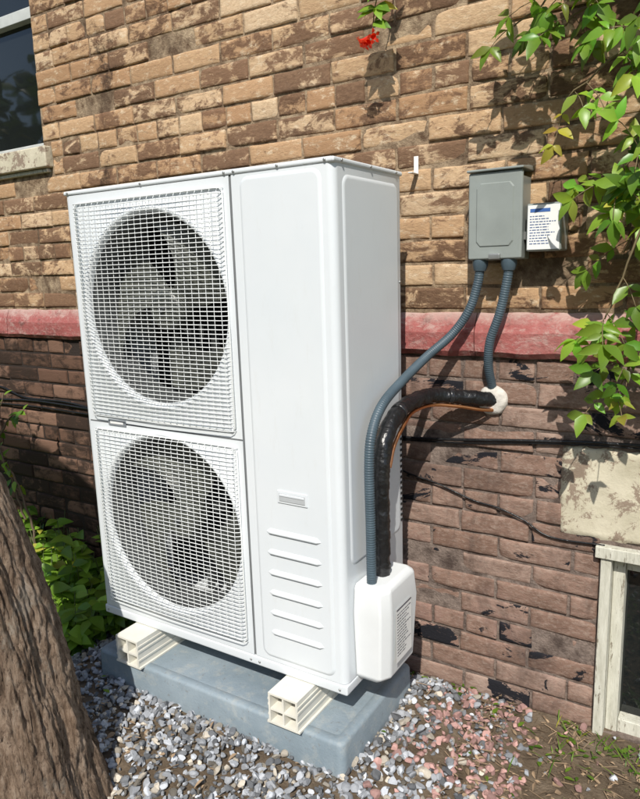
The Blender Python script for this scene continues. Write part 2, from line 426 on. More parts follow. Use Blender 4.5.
def pal(x,y):
    g=random.choice([.12,.18,.24,.30,.34,.26,.42,.52,.10])*random.uniform(.85,1.15)*1.08
    c=np.array([g*.96,g,g*1.06])
    if random.random()<.18: c=np.array([g*1.12,g,g*.82])
    pk=max(0,min(1,(x-.04)/.12))*(1 if y>.1 else .3)
    if random.random()<pk*.60: c=np.array([.44,.26,.23])*random.uniform(.5,1.25)
    return np.clip(c,0,.75)
stones('gravel',8800,(-1.6,.75,-.8,G),gmask,.0065,.019,pal)
# ------------------------------------------------------------------ equipment pad
def rrect(x0,x1,y0,y1,r,n=6):
    P=[]
    for cx,cy,a0 in((x1-r,y1-r,0),(x0+r,y1-r,90),(x0+r,y0+r,180),(x1-r,y0+r,270)):
        for i in range(n+1):
            a=math.radians(a0+90*i/n); P.append((cx+r*math.cos(a),cy+r*math.sin(a)))
    return P
loops=[]
def lp(ins,z,r): loops.append([(x,y,z) for x,y in rrect(PX0+ins,PX1-ins,PY0+ins,PY1-ins,r)])
lp(-.004,.03,.022); lp(-.002,.09,.022); lp(0,.156,.02); lp(.0025,.1625,.02); lp(.009,.165,.018); lp(.028,.165,.012); lp(.031,.1625,.012)
V=[p for l in loops for p in l]; n=len(loops[0]); F=[]
for i in range(len(loops)-1):
    for k in range(n): F.append((i*n+k,i*n+(k+1)%n,(i+1)*n+(k+1)%n,(i+1)*n+k))
F.append(tuple((len(loops)-1)*n+k for k in range(n)))
mesh_obj('equipment_pad',V,F,M_pad,True)
for p in bpy.data.objects['equipment_pad'].data.polygons:
    if len(p.vertices)>4: p.use_smooth=False
# ------------------------------------------------------------------ vinyl support rails
for (x0,x1) in((-.775,-.682),(-.192,-.100)):
    mb=MB(); y0,y1=-.085,.345; z0,z1=.163,.2525; t=.0055; h=(z1-z0); zm=z0+h*.47; xm=(x0+x1)/2
    mb.box(x0-.006,x1+.006,y0,y1,z0,z0+t)
    mb.box(x0,x1,y0,y1,z1-t,z1)
    mb.box(x0,x0+t,y0,y1,z0+t,z1-t); mb.box(x1-t,x1,y0,y1,z0+t,z1-t)
    mb.box(xm-t/2,xm+t/2,y0+.0015,y1,z0+t,z1-t)
    mb.box(x0+t,xm-t/2,y0+.0015,y1,zm-t/2,zm+t/2); mb.box(xm+t/2,x1-t,y0+.0015,y1,zm-t/2,zm+t/2)
    mb.box(x0+t,x1-t,y0+.10,y0+.104,z0+t,z1-t)
    for zz in (z0+h*.3,z0+h*.62,z0+h*.8):
        mb.box(x1,x1+.002,y0,y1,zz-.003,zz+.003); mb.box(x0-.002,x0,y0,y1,zz-.003,zz+.003)
    o=mb.obj('support_rail',M_rail,False)
# ------------------------------------------------------------------ heat pump
hp=empty('heat_pump_outdoor_unit')
W,D,ZB,ZT=.915,.346,.2535,1.586
SX=-.297; rc=.020
def extr(mb,prof,z0,z1,nz=1):
    n=len(prof); V=[];F=[]
    for i in range(nz+1):
        z=z0+(z1-z0)*i/nz; V+= [(x,y,z) for x,y in prof]
    for i in range(nz):
        for k in range(n-1): F.append((i*n+k,i*n+k+1,(i+1)*n+k+1,(i+1)*n+k))
    mb.add(V,F)
mb=MB(); prof=[(SX+.0025,.02),(SX+.0025,.003),(SX+.0055,0)]
for i in range(9):
    a=math.radians(-90+90*i/8); prof.append((-rc+rc*math.cos(a),rc+rc*math.sin(a)))
prof+=[(0,D-.008),(-.002,D-.002),(-.008,D),(-.05,D)]
extr(mb,prof,ZB+.03,ZT-.012)
o=mb.obj('service_panel',M_white,True,hp)
m_=o.modifiers.new('es','EDGE_SPLIT'); m_.split_angle=math.radians(35)
mb=MB(); mb.box(-W-.002,.002,-.002,D+.002,ZB,ZB+.0285); mb.obj('base_pan',M_white,False,hp,bevel=.005)
mb=MB(); mb.box(-W-.004,.004,-.004,D+.004,ZT-.012,ZT); mb.obj('top_lid',M_white,False,hp,bevel=.0045,seg=3)
mb=MB(); mb.box(-W+.012,-.012,.012,D-.012,ZT-.001,ZT+.003); mb.obj('lid_raised_field',M_white,False,hp,bevel=.002)
mb=MB(); pl=[(-W+.05,D),(-W,D),(-W,.012),(-W+.004,.003),(-W+.012,0),(-W+.016,0)]
extr(mb,pl,ZB+.03,ZT-.012); mb.obj('left_side_panel',M_white,False,hp)
mb=MB(); mb.box(-W+.002,-.051,D-.03,D-.004,ZB+.029,ZT-.0125); mb.obj('rear_coil',M_dark,False,hp)
mb=MB(); mb.box(SX-.012,SX-.006,.004,D-.031,ZB+.03,ZT-.013); mb.obj('divider',M_shroud,False,hp)
fans=[(-.594,1.243,.906,ZT-.013),(-.594,.613,ZB+.030,.9015)]
FR=.268
mb=MB(); xa,xb=-W+.016,SX-.002
for (fx,fz,pz0,pz1) in fans:
    n=96; rings=[]; out=[]
    for k in range(n):
        a=2*math.pi*k/n; ca,sa=math.cos(a),math.sin(a)
        tx=((xb-fx)/ca if ca>0 else (xa-fx)/ca) if abs(ca)>1e-6 else 1e9
        tz=((pz1-fz)/sa if sa>0 else (pz0-fz)/sa) if abs(sa)>1e-6 else 1e9
        t=min(tx,tz); out.append((fx+t*ca,fz+t*sa))
    for cx in(xa,xb):
        for cz in(pz0,pz1):
            j=min(range(n),key=lambda i:(out[i][0]-cx)**2+(out[i][1]-cz)**2); out[j]=(cx,cz)
    rings.append([(x,0.0,z) for x,z in out])
    for rr,yy in((FR+.014,0.0),(FR+.011,-.002),(FR+.006,-.003),(FR+.001,.0),(FR-.003,.006),(FR-.005,.016)):
        rings.append([(fx+rr*math.cos(2*math.pi*k/n),yy,fz+rr*math.sin(2*math.pi*k/n)) for k in range(n)])
    V=[p for r in rings for p in r]; F=[]
    for i in range(len(rings)-1):
        for k in range(n): F.append((i*n+k,(i+1)*n+k,(i+1)*n+(k+1)%n,i*n+(k+1)%n))
    mb.add(V,F)
    m2=MB(); tube(m2,[(fx,.0165,fz),(fx,.03,fz),(fx,.11,fz)],[FR-.005,FR-.012,FR-.016],96,cap=False); m2.obj('fan_shroud',M_shroud,True,hp)
o=mb.obj('fan_front_panel',M_white,True,hp); m_=o.modifiers.new('es','EDGE_SPLIT'); m_.split_angle=math.radians(50)
mb=MB()
for i in range(70):
    x=-W+.03+i*.0084; mb.box(x,x+.0025,D-.045,D-.0305,ZB+.035,ZT-.02)
mb.obj('coil_fins',M_shroud,False,hp)
# grilles
mb=MB(); xg0,xg1=-.875,-.318
for (gz0,gz1) in((.928,1.545),(.318,.880)):
    yb=-.018
    nh=int((gz1-gz0)/.0115)
    for i in range(nh+1):
        z=gz0+(gz1-gz0)*i/nh
        r=.00125
        tube(mb,[(xg0,-.001,z),(xg0+.003,yb*.6,z),(xg0+.014,yb,z),((xg0+xg1)/2,yb-.004,z),(xg1-.014,yb,z),(xg1-.003,yb*.6,z),(xg1,-.001,z)],r,5)
    nv=22
    for i in range(nv+1):
        x=xg0+.012+(xg1-xg0-.024)*i/nv
        yy=yb+.0018
        tube(mb,[(x,-.001,gz0-.004),(x,yy*.6,gz0),(x,yy,gz0+.012),(x,yy-.003,(gz0+gz1)/2),(x,yy,gz1-.012),(x,yy*.6,gz1),(x,-.001,gz1+.004)],.00085,5)
    fr=[(xg0+.01,-.004,gz0-.002),(xg1-.01,-.004,gz0-.002),(xg1-.001,-.004,gz0+.008),(xg1-.001,-.004,gz1-.008),(xg1-.01,-.004,gz1+.002),(xg0+.01,-.004,gz1+.002),(xg0+.001,-.004,gz1-.008),(xg0+.001,-.004,gz0+.008),(xg0+.01,-.004,gz0-.002)]
    tube(mb,fr,.0024,6)
mb.obj('fan_grille',M_grille,True,hp)
# fans
for (fx,fz,_,_),rot in zip(fans,(.5,1.3)):
    mb=MB()
    for b in range(3):
        nr,na=10,12; V=[];F=[]
        for i in range(nr+1):
            r=.05+(.240-.05)*i/nr
            span=math.radians(50+30*(i/nr)); sweep=math.radians(28)*(i/nr)**1.3
            for k in range(na+1):
                a=rot+b*2*math.pi/3+sweep+span*(k/na-.5)
                y=.110-.06*(k/na)+.012*math.sin(math.pi*k/na)
                V.append((fx+r*math.cos(a),y,fz+r*math.sin(a)))
        for i in range(nr):
            for k in range(na): q=i*(na+1)+k; F.append((q,q+1,q+na+2,q+na+1))
        mb.add(V,F)
    tube(mb,[(fx,.13,fz),(fx,.05,fz),(fx,.042,fz),(fx,.038,fz)],[.062,.060,.052,.03],28)
    mb.obj('fan_blades',M_fan,True,hp)
    mb=MB(); mb.box(fx-.05,fx-.03,.20,.215,fz-.31 if fz>1 else fz-.3,fz+.3); mb.box(fx+.03,fx+.05,.20,.215,fz-.31 if fz>1 else fz-.3,fz+.3)
    tube(mb,[(fx,.19,fz),(fx,.131,fz)],.055,20); tube(mb,[(fx,.131,fz),(fx,.032,fz),(fx,.028,fz)],.010,10)
    mb.obj('fan_motor_bracket',M_shroud,False,hp)
def emboss(name,axis,a0,a1,z0,z1,r,depth,mat=M_white):
    loops=[]
    for ins,d in((-.004,0),(-.001,depth*.5),(.003,depth),(.006,depth)):
        L=[]
        for (p,q) in rrect(a0+ins,a1-ins,z0+ins,z1-ins,max(r-ins,.002),6):
            L.append((p,-d,q) if axis=='y' else (d,p,q))
        loops.append(L)
    V=[p for l in loops for p in l]; n=len(loops[0]); F=[]
    for i in range(3):
        for k in range(n): F.append((i*n+k,i*n+(k+1)%n,(i+1)*n+(k+1)%n,(i+1)*n+k))
    F.append(tuple(3*n+k for k in range(n)))
    o=mesh_obj(name,V,F,mat,True,hp); m=o.modifiers.new('es','EDGE_SPLIT'); m.split_angle=math.radians(60); return o
emboss('front_emboss','y',-.262,-.036,.300,1.562,.022,.0040)
emboss('side_emboss','x',.040,.322,.60,1.548,.022,.003)
for i in range(6):
    z=.665-.058*i
    mb=MB(); n=14; V=[];F=[]
    xa_,xb_=-.232,-.062
    for k in range(n+1):
        t=k/n; x=xa_+(xb_-xa_)*t; e=min(1,math.sin(math.pi*min(max(t,0),1))*5)
        for (dy,dz) in((0,.011),(-.002*e,.008),(-.006*e,.001),(-.0055*e,-.003),(0,-.006)):
            V.append((x,-.0039+dy,z+dz*max(e,.15)))
    for k in range(n):
        for j in range(4): q=k*5+j; F.append((q,q+1,q+6,q+5))
    mb.add(V,F); mb.obj('stiffening_rib',M_white,True,hp)
mb=MB(); mb.box(-.190,-.098,-.0070,-.0038,.752,.786); mb.obj('handle_surround',M_white,False,hp,bevel=.002)
mb=MB(); mb.box(-.184,-.104,-.0085,-.0065,.758,.780); mb.obj('handle_recess',simple('recess_grey',(.42,.44,.45),.5),False,hp,bevel=.001)
mb=MB(); mb.box(-.182,-.106,-.0100,-.0075,.772,.778); mb.obj('handle_lip',M_white,False,hp,bevel=.001)
mb=MB(); mb.box(-.815,-.740,-.0035,-.0004,.897,.916); mb.obj('badge_plate',M_badge,False,hp,bevel=.001)
mb=MB(); mb.box(-.805,-.750,-.0045,-.0030,.903,.910); mb.obj('badge_letters',M_label,False,hp)
M_seam=simple('seam_shadow_gap',(.16,.17,.175),.7)
mb=MB(); mb.box(-W+.017,SX-.003,.0015,.004,.8990,.9085); mb.box(SX-.0045,SX+.0045,.0022,.0035,ZB+.031,ZT-.014); mb.obj('panel_seam',M_seam,False,hp)
mb=MB()
def screw(p,n,r=.0045):
    p=Vector(p); n=Vector(n); tube(mb,[p,p+n*.002,p+n*.003],[r,r,r*.6],10)
for x in(-.90,-.6,-.31,-.28,-.15,-.02): screw((x,-.004,ZT-.006),(0,-1,0),.0035)
for x in(-.90,-.31,-.28,-.02): screw((x,-.002,ZB+.014),(0,-1,0),.0035)
for y in(.03,.17,.31): screw((.004,y,ZT-.006),(1,0,0),.0035)
for z in(.905,.30,1.3): screw((0,.335,z),(1,0,0),.004)
for x,y in((-.89,.02),(-.6,.02),(-.3,.02),(-.03,.02),(-.03,.32),(-.6,.32),(-.89,.32)): screw((x,y,ZT+.001),(0,0,1),.005)
mb.obj('screws',M_screw,True,hp)
def loft(name,secs,mat,par,bev=.006):
    V=[p for s in secs for p in s]; n=len(secs[0]); F=[]
    for i in range(len(secs)-1):
        for k in range(n): F.append((i*n+k,i*n+(k+1)%n,(i+1)*n+(k+1)%n,(i+1)*n+k))
    F.append(tuple(range(n))[::-1]); F.append(tuple((len(secs)-1)*n+k for k in range(n)))
    mb=MB(); mb.add(V,F); return mb.obj(name,mat,False,par,bevel=bev,seg=3)
def sec(z,xo,y0,y1,ch=.03): return [(.001,y0,z),(xo-ch*.6,y0,z),(xo,y0+ch,z),(xo,y1-.01,z),(xo-.01,y1,z),(.001,y1,z)]
loft('pipe_cover',[sec(.275,.072,.06,.205),sec(.292,.090,.046,.222),sec(.47,.098,.038,.232),sec(.535,.092,.045,.228),sec(.548,.080,.055,.215)],M_cover,hp)
def label(par,org,ux,uz,w,h,lines,nrm,hdr=True,ink=None):
    O=Vector(org);ux=Vector(ux);uz=Vector(uz);nn=Vector(nrm)
    mb=MB()
    def q(a,b,c,d,lift,m):
        P=[O+ux*a+uz*c+nn*lift,O+ux*b+uz*c+nn*lift,O+ux*b+uz*d+nn*lift,O+ux*a+uz*d+nn*lift]; mb.add(P,[(0,1,2,3)],None,m)
    q(0,w,0,h,0,0)
    if hdr: q(.006,w*.7,h*.84,h*.92,.0006,1)
    z=h*.76 if hdr else h*.9
    st=(z-h*.08)/lines
    for i in range(lines):
        x=w*.07
        end=w*random.uniform(.5,.93)
        while x<end:
            L=random.uniform(.04,.14)*w; q(x,min(x+L,end),z-st*.32,z,.0006,2); x+=L+w*.025
        z-=st
    return mb.obj('label_sticker',None,False,par,mats=[M_label,M_blue,ink or M_ink])
label(hp,(.1005,.085,.33),(0,1,0),(0,0,1),.095,.15,15,(1,0,0),False)
mb=MB(); mb.add([(.1012,.089,.474),(.1012,.176,.474),(.1012,.176,.4785),(.1012,.089,.4785)],[(0,1,2,3)]); mb.obj('label_bar',M_ink,False,hp)
mb=MB()
for i in range(22):
    z=.62+i*.016; mb.box(.0005,.0022,.328,.341,z,z+.007)
mb.obj('side_vent_slots',M_dark,False,hp)
# ------------------------------------------------------------------ conduits & lines
def conduit(name,P,r,mat=M_cond,step=.0016,amp=.055,par=None):
    Q=resample(catmull(P,24),step); rs=[r*(1+amp*math.sin(i*2*math.pi/4)) for i in range(len(Q))]
    mb=MB(); tube(mb,Q,rs,14); return mb.obj(name,mat,True,par)
c1=empty('electrical_conduit')
conduit('corrugated_sleeve',[(.180,.462,1.345),(.174,.462,1.29),(.150,.46,1.215),(.105,.452,1.15),(.058,.39,1.095),(.040,.27,1.045),(.038,.15,1.00),(.038,.090,.94),(.038,.072,.86),(.040,.070,.70),(.038,.074,.53)],.0125,par=c1)
mb=MB(); tube(mb,[(.180,.462,1.352),(.180,.462,1.338),(.179,.462,1.322)],[.021,.021,.016],16); mb.obj('conduit_connector',M_cond,False,c1,bevel=.001)
c2=empty('electrical_conduit')
conduit('corrugated_sleeve',[(.258,.462,1.345),(.255,.462,1.30),(.236,.464,1.21),(.208,.470,1.13),(.198,.49,1.06),(.198,.525,.995)],.0125,par=c2)
mb=MB(); tube(mb,[(.258,.462,1.352),(.258,.462,1.338),(.2575,.462,1.322)],[.021,.021,.016],16); mb.obj('conduit_connector',M_cond,False,c2,bevel=.001)
ls=empty('refrigerant_line_set')
P=[(.205,.535,.955),(.175,.50,.962),(.12,.455,.972),(.065,.40,.980),(.045,.32,.978),(.040,.23,.960),(.040,.165,.915),(.040,.135,.84),(.040,.130,.72),(.040,.132,.53)]
Q=resample(catmull(P,24),.003)
n=20; V=[];F=[]
T=[(Q[min(i+1,len(Q)-1)]-Q[max(i-1,0)]).normalized() for i in range(len(Q))]; u=T[0].orthogonal().normalized()
for i,q in enumerate(Q):
    u=(u-T[i]*u.dot(T[i])).normalized(); w_=T[i].cross(u); s=i*.003
    for k in range(n):
        a=2*math.pi*k/n
        wr=noise.noise(Vector((math.cos(a)*1.2,math.sin(a)*1.2,s*38)))*.0026+noise.noise(Vector((math.cos(a)*2.5,math.sin(a)*2.5,s*110)))*.0013
        hel=.0012 if math.sin(s*2*math.pi/.045+a)>.2 else 0
        r=.0208+wr+hel; V.append(q+(u*math.cos(a)+w_*math.sin(a))*r)
for i in range(len(Q)-1):
    for k in range(n): F.append((i*n+k,i*n+(k+1)%n,(i+1)*n+(k+1)%n,(i+1)*n+k))
mesh_obj('foam_insulation',V,F,M_black,True,ls)
P2=[(p[0]+.006,p[1]-.010,p[2]-.027) for p in P[:5]]+[(.052,.25,.928),(.05,.19,.885),(.05,.16,.83)]
P2=[Vector(p)+Vector((0,0,random.uniform(-.003,.003))) for p in P2]
mb=MB(); tube(mb,resample(catmull(P2,16),.008),.0052,10); mb.obj('copper_tube',M_copper,True,ls)
mb=MB()
for i in (44,118):
    if i<len(Q)-6: tube(mb,Q[i:i+5],.0235,18)
mb.obj('tape_wrap',simple('black_tape',(.02,.02,.022),.25),True,ls)
V=[(.199,G-.016,.955)];F=[]; n=40; rn=((.016,-.017),(.030,-.016),(.039,-.012),(.0435,-.004),(.045,.006))
for j,(rr,yy) in enumerate(rn):
    for k in range(n):
        a=2*math.pi*k/n; r=rr*(1+.05*noise.noise(Vector((math.cos(a)*2,math.sin(a)*2,.5)))+.02*noise.noise(Vector((math.cos(a)*6,math.sin(a)*6,j))))
        V.append((.199+r*math.cos(a),G+yy+noise.noise(Vector((math.cos(a)*3,math.sin(a)*3,j*3)))*.002,.955+r*math.sin(a)))
for k in range(n): F.append((0,1+k,1+(k+1)%n))
for j in range(4):
    for k in range(n): F.append((1+j*n+k,1+(j+1)*n+k,1+(j+1)*n+(k+1)%n,1+j*n+(k+1)%n))
mesh_obj('wall_hole_collar',V,F,simple('collar_sealant',(.56,.53,.48),.75,var=.2,ns=40,bump=.6,bs=90,bd=.004),True)
# ------------------------------------------------------------------ electrical disconnect
eb=empty('electrical_disconnect_box')
mb=MB(); mb.box(.156,.293,.450,G-.001,1.350,1.562); mb.obj('box_body',M_box,False,eb,bevel=.004)
mb=MB(); mb.box(.153,.296,.439,.4495,1.352,1.575); mb.obj('front_cover',M_box,False,eb,bevel=.005)
V=[(.150,.431,1.576),(.299,.431,1.576),(.299,G-.001,1.5765),(.150,G-.001,1.5765),(.150,.431,1.582),(.299,.431,1.582),(.299,G-.001,1.590),(.150,G-.001,1.590)]
mb=MB(); mb.add(V,[(0,3,2,1),(4,5,6,7),(0,1,5,4),(1,2,6,5),(2,3,7,6),(3,0,4,7)]); mb.obj('rain_hood',M_box,False,eb,bevel=.002)
oc=[(.185,1.385),(.265,1.385),(.275,1.397),(.275,1.535),(.265,1.547),(.185,1.547),(.175,1.535),(.175,1.397)]
V=[(x,.4392,z) for x,z in oc]+[(.225+(x-.225)*.94,.4362,1.466+(z-1.466)*.97) for x,z in oc]
F=[(k,(k+1)%8,8+(k+1)%8,8+k) for k in range(8)]+[tuple(range(8,16))]
mesh_obj('cover_emboss',V,F,M_box,False,eb)
mb=MB(); mb.box(.213,.243,.427,.4385,1.352,1.366); mb.obj('latch',M_screw,False,eb,bevel=.002)
sb=empty('surge_protector_box')
mb=MB(); mb.box(.304,.392,.450,G-.001,1.368,1.488); mb.obj('protector_body',M_box,False,sb,bevel=.005)
mb=MB(); mb.box(.2935,.305,.470,.495,1.40,1.42); mb.obj('nipple',M_screw,False,sb)
label(sb,(.308,.4490,1.373),(1,0,0),(0,0,1),.080,.110,11,(0,-1,0),True,M_ink2)
br=empty('wall_angle_bracket')
mb=MB(); mb.box(-.043,-.029,G-.004,G-.001,1.60,1.65); mb.obj('leg_plate',M_label,False,br,bevel=.001)
mb=MB(); mb.box(-.043,-.029,G-.045,G-.0045,1.60,1.603); mb.obj('foot_plate',M_label,False,br,bevel=.001)
# ------------------------------------------------------------------ cables on wall
def cable(name,P,r):
    P=[(x,G-r-.004+random.uniform(-.003,0),z) for x,z in P]; mb=MB(); tube(mb,resample(catmull(P,10),.02),r,8); return mb.obj(name,M_black,True)
cable('wall_cable',[(-4.9,.80),(-3,.79),(-2.3,.775),(-1.9,.79),(-1.2,.775),(-.5,.80),(-.1,.815),(.1,.828),(.34,.850),(.6,.866),(1.2,.87),(2.7,.88)],.0048)
cable('wall_cable',[(-4.9,.77),(-3,.765),(-2.3,.755),(-1.9,.762),(-1.2,.755),(-.5,.78),(-.1,.806),(.1,.818),(.34,.843),(.6,.857),(1.2,.86),(2.7,.87)],.0032)
cable('wall_cable',[(-.8,.78),(-.3,.76),(-.06,.70),(.03,.682),(.15,.645),(.22,.635),(.30,.61),(.375,.572),(.52,.575)],.0028)
cable('wall_cable',[(-2.6,.86),(-2.2,.84),(-2.0,.80),(-1.7,.80),(-1.4,.77),(-.8,.74)],.0045)
# ------------------------------------------------------------------ tree
tree=empty('tree')
def trunk(name,P,R,n=200,amp=.011,step=.008):
    Q=resample(catmull(P,12),step); N=len(Q); V=[];F=[]
    for i,q in enumerate(Q):
        t=i/(N-1)*(len(R)-1); j=min(int(t),len(R)-2); r=R[j]+(R[j+1]-R[j])*(t-j)
        T=(Q[min(i+1,N-1)]-Q[max(i-1,0)]).normalized(); u=Vector((1,0,0)); u=(u-T*u.dot(T)).normalized(); w=T.cross(u)
        for k in range(n):
            a=2*math.pi*k/n+ .12*i*step*3
            ca,sa=math.cos(a),math.sin(a)
            f=noise.fractal(Vector((ca*6,sa*6,q.z*3.4)),.6,2.1,6)
            g=abs(noise.noise(Vector((ca*11,sa*11,q.z*4.0))))
            g2=abs(noise.noise(Vector((ca*26,sa*26,q.z*11))))
            lob=noise.noise(Vector((ca*1.2,sa*1.2,q.z*.8)))*.02
            V.append(q+(u*ca+w*sa)*(r+(f*amp-(.25-min(g,.25))*amp*2.0-(.18-min(g2,.18))*amp*2.2+lob)*r/.14))
    for i in range(N-1):
        for k in range(n): F.append((i*n+k,i*n+(k+1)%n,(i+1)*n+(k+1)%n,(i+1)*n+k))
    F.append(tuple((N-1)*n+k for k in range(n)))
    return mesh_obj(name,V,F,M_bark,True,tree)
trunk('trunk',[(-.57,-.52,-.1),(-.645,-.52,.15),(-.79,-.52,.70),(-1.0,-.65,1.35),(-1.3,-1.05,2.1),(-1.7,-1.65,2.9),(-2.1,-2.3,3.8)],[.185,.150,.142,.135,.125,.11,.08])
def leafshape(L,wd,fold=.25,curl=.2):
    pts=[];F=[]
    prof=[(0,.0),(.12,.45),(.35,1),(.62,.82),(.85,.38),(1,0)]
    for t,w in prof:
        z=-curl*L*t*t
        pts+= [(-w*wd/2,t*L,z+fold*w*wd/2),(0,t*L,z),(w*wd/2,t*L,z+fold*w*wd/2)]
    for i in range(len(prof)-1):
        q=i*3; F+=[(q,q+1,q+4,q+3),(q+1,q+2,q+5,q+4)]
    return np.array(pts),F
def put_leaf(mb,base,dirv,nrm,L,wd,col,fold=.25,curl=.2):
    P,F=leafshape(L,wd,fold,curl)
    y=Vector(dirv).normalized(); z=Vector(nrm); z=(z-y*z.dot(y)); z=z.normalized() if z.length>1e-4 else y.orthogonal().normalized(); x=y.cross(z)
    M=np.array([x[:],y[:],z[:]]); mb.add(P@M+np.array(base),F,col)
def green(b=1.0):
    k=random.random()
    c=np.array([.075,.17,.018])*(1-k)+np.array([.22,.36,.04])*k
    if random.random()<.03: c=np.array([.40,.38,.06])
    return tuple(c*b*random.uniform(.8,1.2))
mb=MB()
for a in range(7):
    an=a*.9+.2; s=Vector((-1.65-.065*a,-1.57-.11*a,2.8+a*.14))
    e=s+Vector((math.cos(an)*1.1-.7,math.sin(an)*.8-.9,1.0+.1*a))
    P=catmull([s,s.lerp(e,.4)+Vector((0,0,.1)),e],6); tube(mb,P,[.045*(1-i/len(P)*.75) for i in range(len(P))],8)
mb.obj('limbs',M_bark,True,tree)
mb=MB()
cl=[Vector((-3.1+random.gauss(0,.65),-3.2+random.gauss(0,.5),4.7+random.gauss(0,.45))) for _ in range(40)]
for i in range(2400):
    c=random.choice(cl); p=c+Vector([random.gauss(0,.17) for _ in range(3)])
    put_leaf(mb,p,[random.gauss(0,1) for _ in range(3)],[random.gauss(0,.5),random.gauss(0,.5),1],random.uniform(.08,.12),random.uniform(.045,.07),green(.6))
mb.obj('crown_foliage',M_leaf,True,tree)
# distant tree line on the far side of the yard (seen as reflections in the glass)
mb=MB()
for k in range(34):
    cx=-34+k*1.35+random.gauss(0,.4); cy=-16.5+random.gauss(0,1.0); hh=random.uniform(6.5,10.0)
    for i in range(110):
        t=random.random(); p=Vector((cx+random.gauss(0,1.1),cy+random.gauss(0,.9),max(.2,hh*t)))
        put_leaf(mb,p,[random.gauss(0,1) for _ in range(3)],[random.gauss(0,.6),random.gauss(0,.6),1],random.uniform(.8,1.3),random.uniform(.5,.8),green(.35))
mb.obj('distant_tree_line',M_leaf,True)
# ------------------------------------------------------------------ vine (trumpet creeper)
def rnd(s): return Vector((random.gauss(0,s),random.gauss(0,s),random.gauss(0,s)))
vine=empty('trumpet_vine')
ms=MB(); ml=MB()
def compound(base,d,L=.16,pairs=3,sz=.058,b=1.0):
    d=Vector(d).normalized(); P=[Vector(base)]
    for i in range(6):
        d=(d+Vector((0,0,-.10))+rnd(.05)).normalized(); P.append(P[-1]+d*L/6)
    tube(ms,P,.0011,5)
    side=d.cross(Vector((0,-1,.3))).normalized()
    up=Vector((random.gauss(.1,.35),-1,.75+random.gauss(0,.3)))
    c=green(b)
    for i in range(pairs):
        q=P[min(6,2+i*(4//max(1,pairs-1)))] if pairs>1 else P[3]
        for s in(-1,1):
            l=sz*random.uniform(.65,1.2)
            cc=tuple(x*random.uniform(.8,1.25) for x in c)
            put_leaf(ml,q,side*s+d*.55+rnd(.22),up+rnd(.45),l,l*random.uniform(.40,.58),cc,random.uniform(.1,.6),random.uniform(.05,.6))
    put_leaf(ml,P[-1],d+rnd(.15),up+rnd(.3),sz*1.2,sz*.6,c,.25,.3)
stems=[[(.95,.33,1.75),(.78,.34,1.66),(.66,.35,1.55),(.59,.36,1.42),(.55,.37,1.30),(.515,.37,1.20)],
 [(1.0,.42,2.3),(.80,.40,2.12),(.62,.40,2.00),(.48,.41,1.93),(.39,.42,1.88)],
 [(.9,.40,2.5),(.62,.38,2.25),(.42,.40,2.05),(.34,.42,1.94),(.27,.43,1.91)],
 [(.9,.36,2.4),(.70,.36,2.2),(.52,.36,2.02),(.42,.38,1.93)],
 [(1.0,.36,2.1),(.80,.34,1.95),(.62,.34,1.84),(.50,.36,1.77),(.41,.38,1.71)],
 [(1.1,.38,1.5),(.85,.36,1.38),(.68,.36,1.27),(.59,.39,1.13),(.54,.41,1.00)],
 [(1.1,.34,1.9),(.85,.33,1.80),(.68,.34,1.70),(.59,.35,1.60),(.52,.37,1.52)],
 [(.95,.43,2.0),(.70,.43,1.75),(.60,.44,1.52),(.54,.44,1.36)]]
for st in stems:
    Q=resample(catmull(st,10),.03); tube(ms,[q+rnd(.003) for q in Q],[.0045*(1-.6*i/len(Q)) for i in range(len(Q))],7)
    for i,q in enumerate(Q):
        for _ in range(random.choice([0,1,1,2])):
            compound(q,(random.gauss(-.12,.7),random.uniform(-.8,.1),random.gauss(-.1,.6)),random.uniform(.07,.12),random.choice([2,3,3]),random.uniform(.038,.056),random.uniform(.75,1.45))
for _ in range(90):
    x=random.uniform(.62,1.4); z=random.uniform(1.15,2.4)
    compound((x,.38+random.gauss(0,.05),z),(random.gauss(-.2,.7),random.uniform(-.8,0),random.gauss(-.1,.6)),.13,3,.052,random.uniform(.6,1.1))
Q=catmull([(-.05,.42,2.35),(-.07,.42,2.15),(-.105,.42,2.03),(-.115,.42,1.96)],6); tube(ms,Q,.0018,5)
for p,d in(((-.09,.42,2.06),(.8,-.3,.1)),((-.09,.42,2.07),(-.7,-.3,-.5)),((-.10,.42,2.03),(.6,-.3,-.5)),((-.07,.42,2.12),(.5,-.2,.4)),((-.11,.42,1.99),(.7,-.3,-.1)),((-.10,.42,2.02),(-.6,-.4,.1))):
    for _ in range(3): put_leaf(ml,p,Vector(d)+rnd(.35),(0,-1,.7),.058,.028,green(1.1),.25,.3)
ms.obj('stems',simple('vine_stem',(.16,.12,.06),.8,bump=.3),True,vine); ml.obj('foliage',M_leaf,True,vine)
mb=MB(); red=(.62,.03,.015)
for d in((-.6,-.4,-.5),(.2,-.5,-.7),(.6,-.3,-.2),(-.2,-.5,-.9)):
    d=Vector(d).normalized(); p=Vector((-.122,.41,1.955))
    tube(mb,[p,p+d*.016,p+d*.025],[.0025,.005,.009],8,red,cap=False)
    for k in range(5):
        a=k*1.257; o_=d.orthogonal(); s=(o_*math.cos(a)+d.cross(o_)*math.sin(a))
        put_leaf(mb,p+d*.024+s*.006,s+d*.5,d,.013,.010,(.68,.05,.02))
mb.obj('red_blossoms',M_leaf,True,vine)
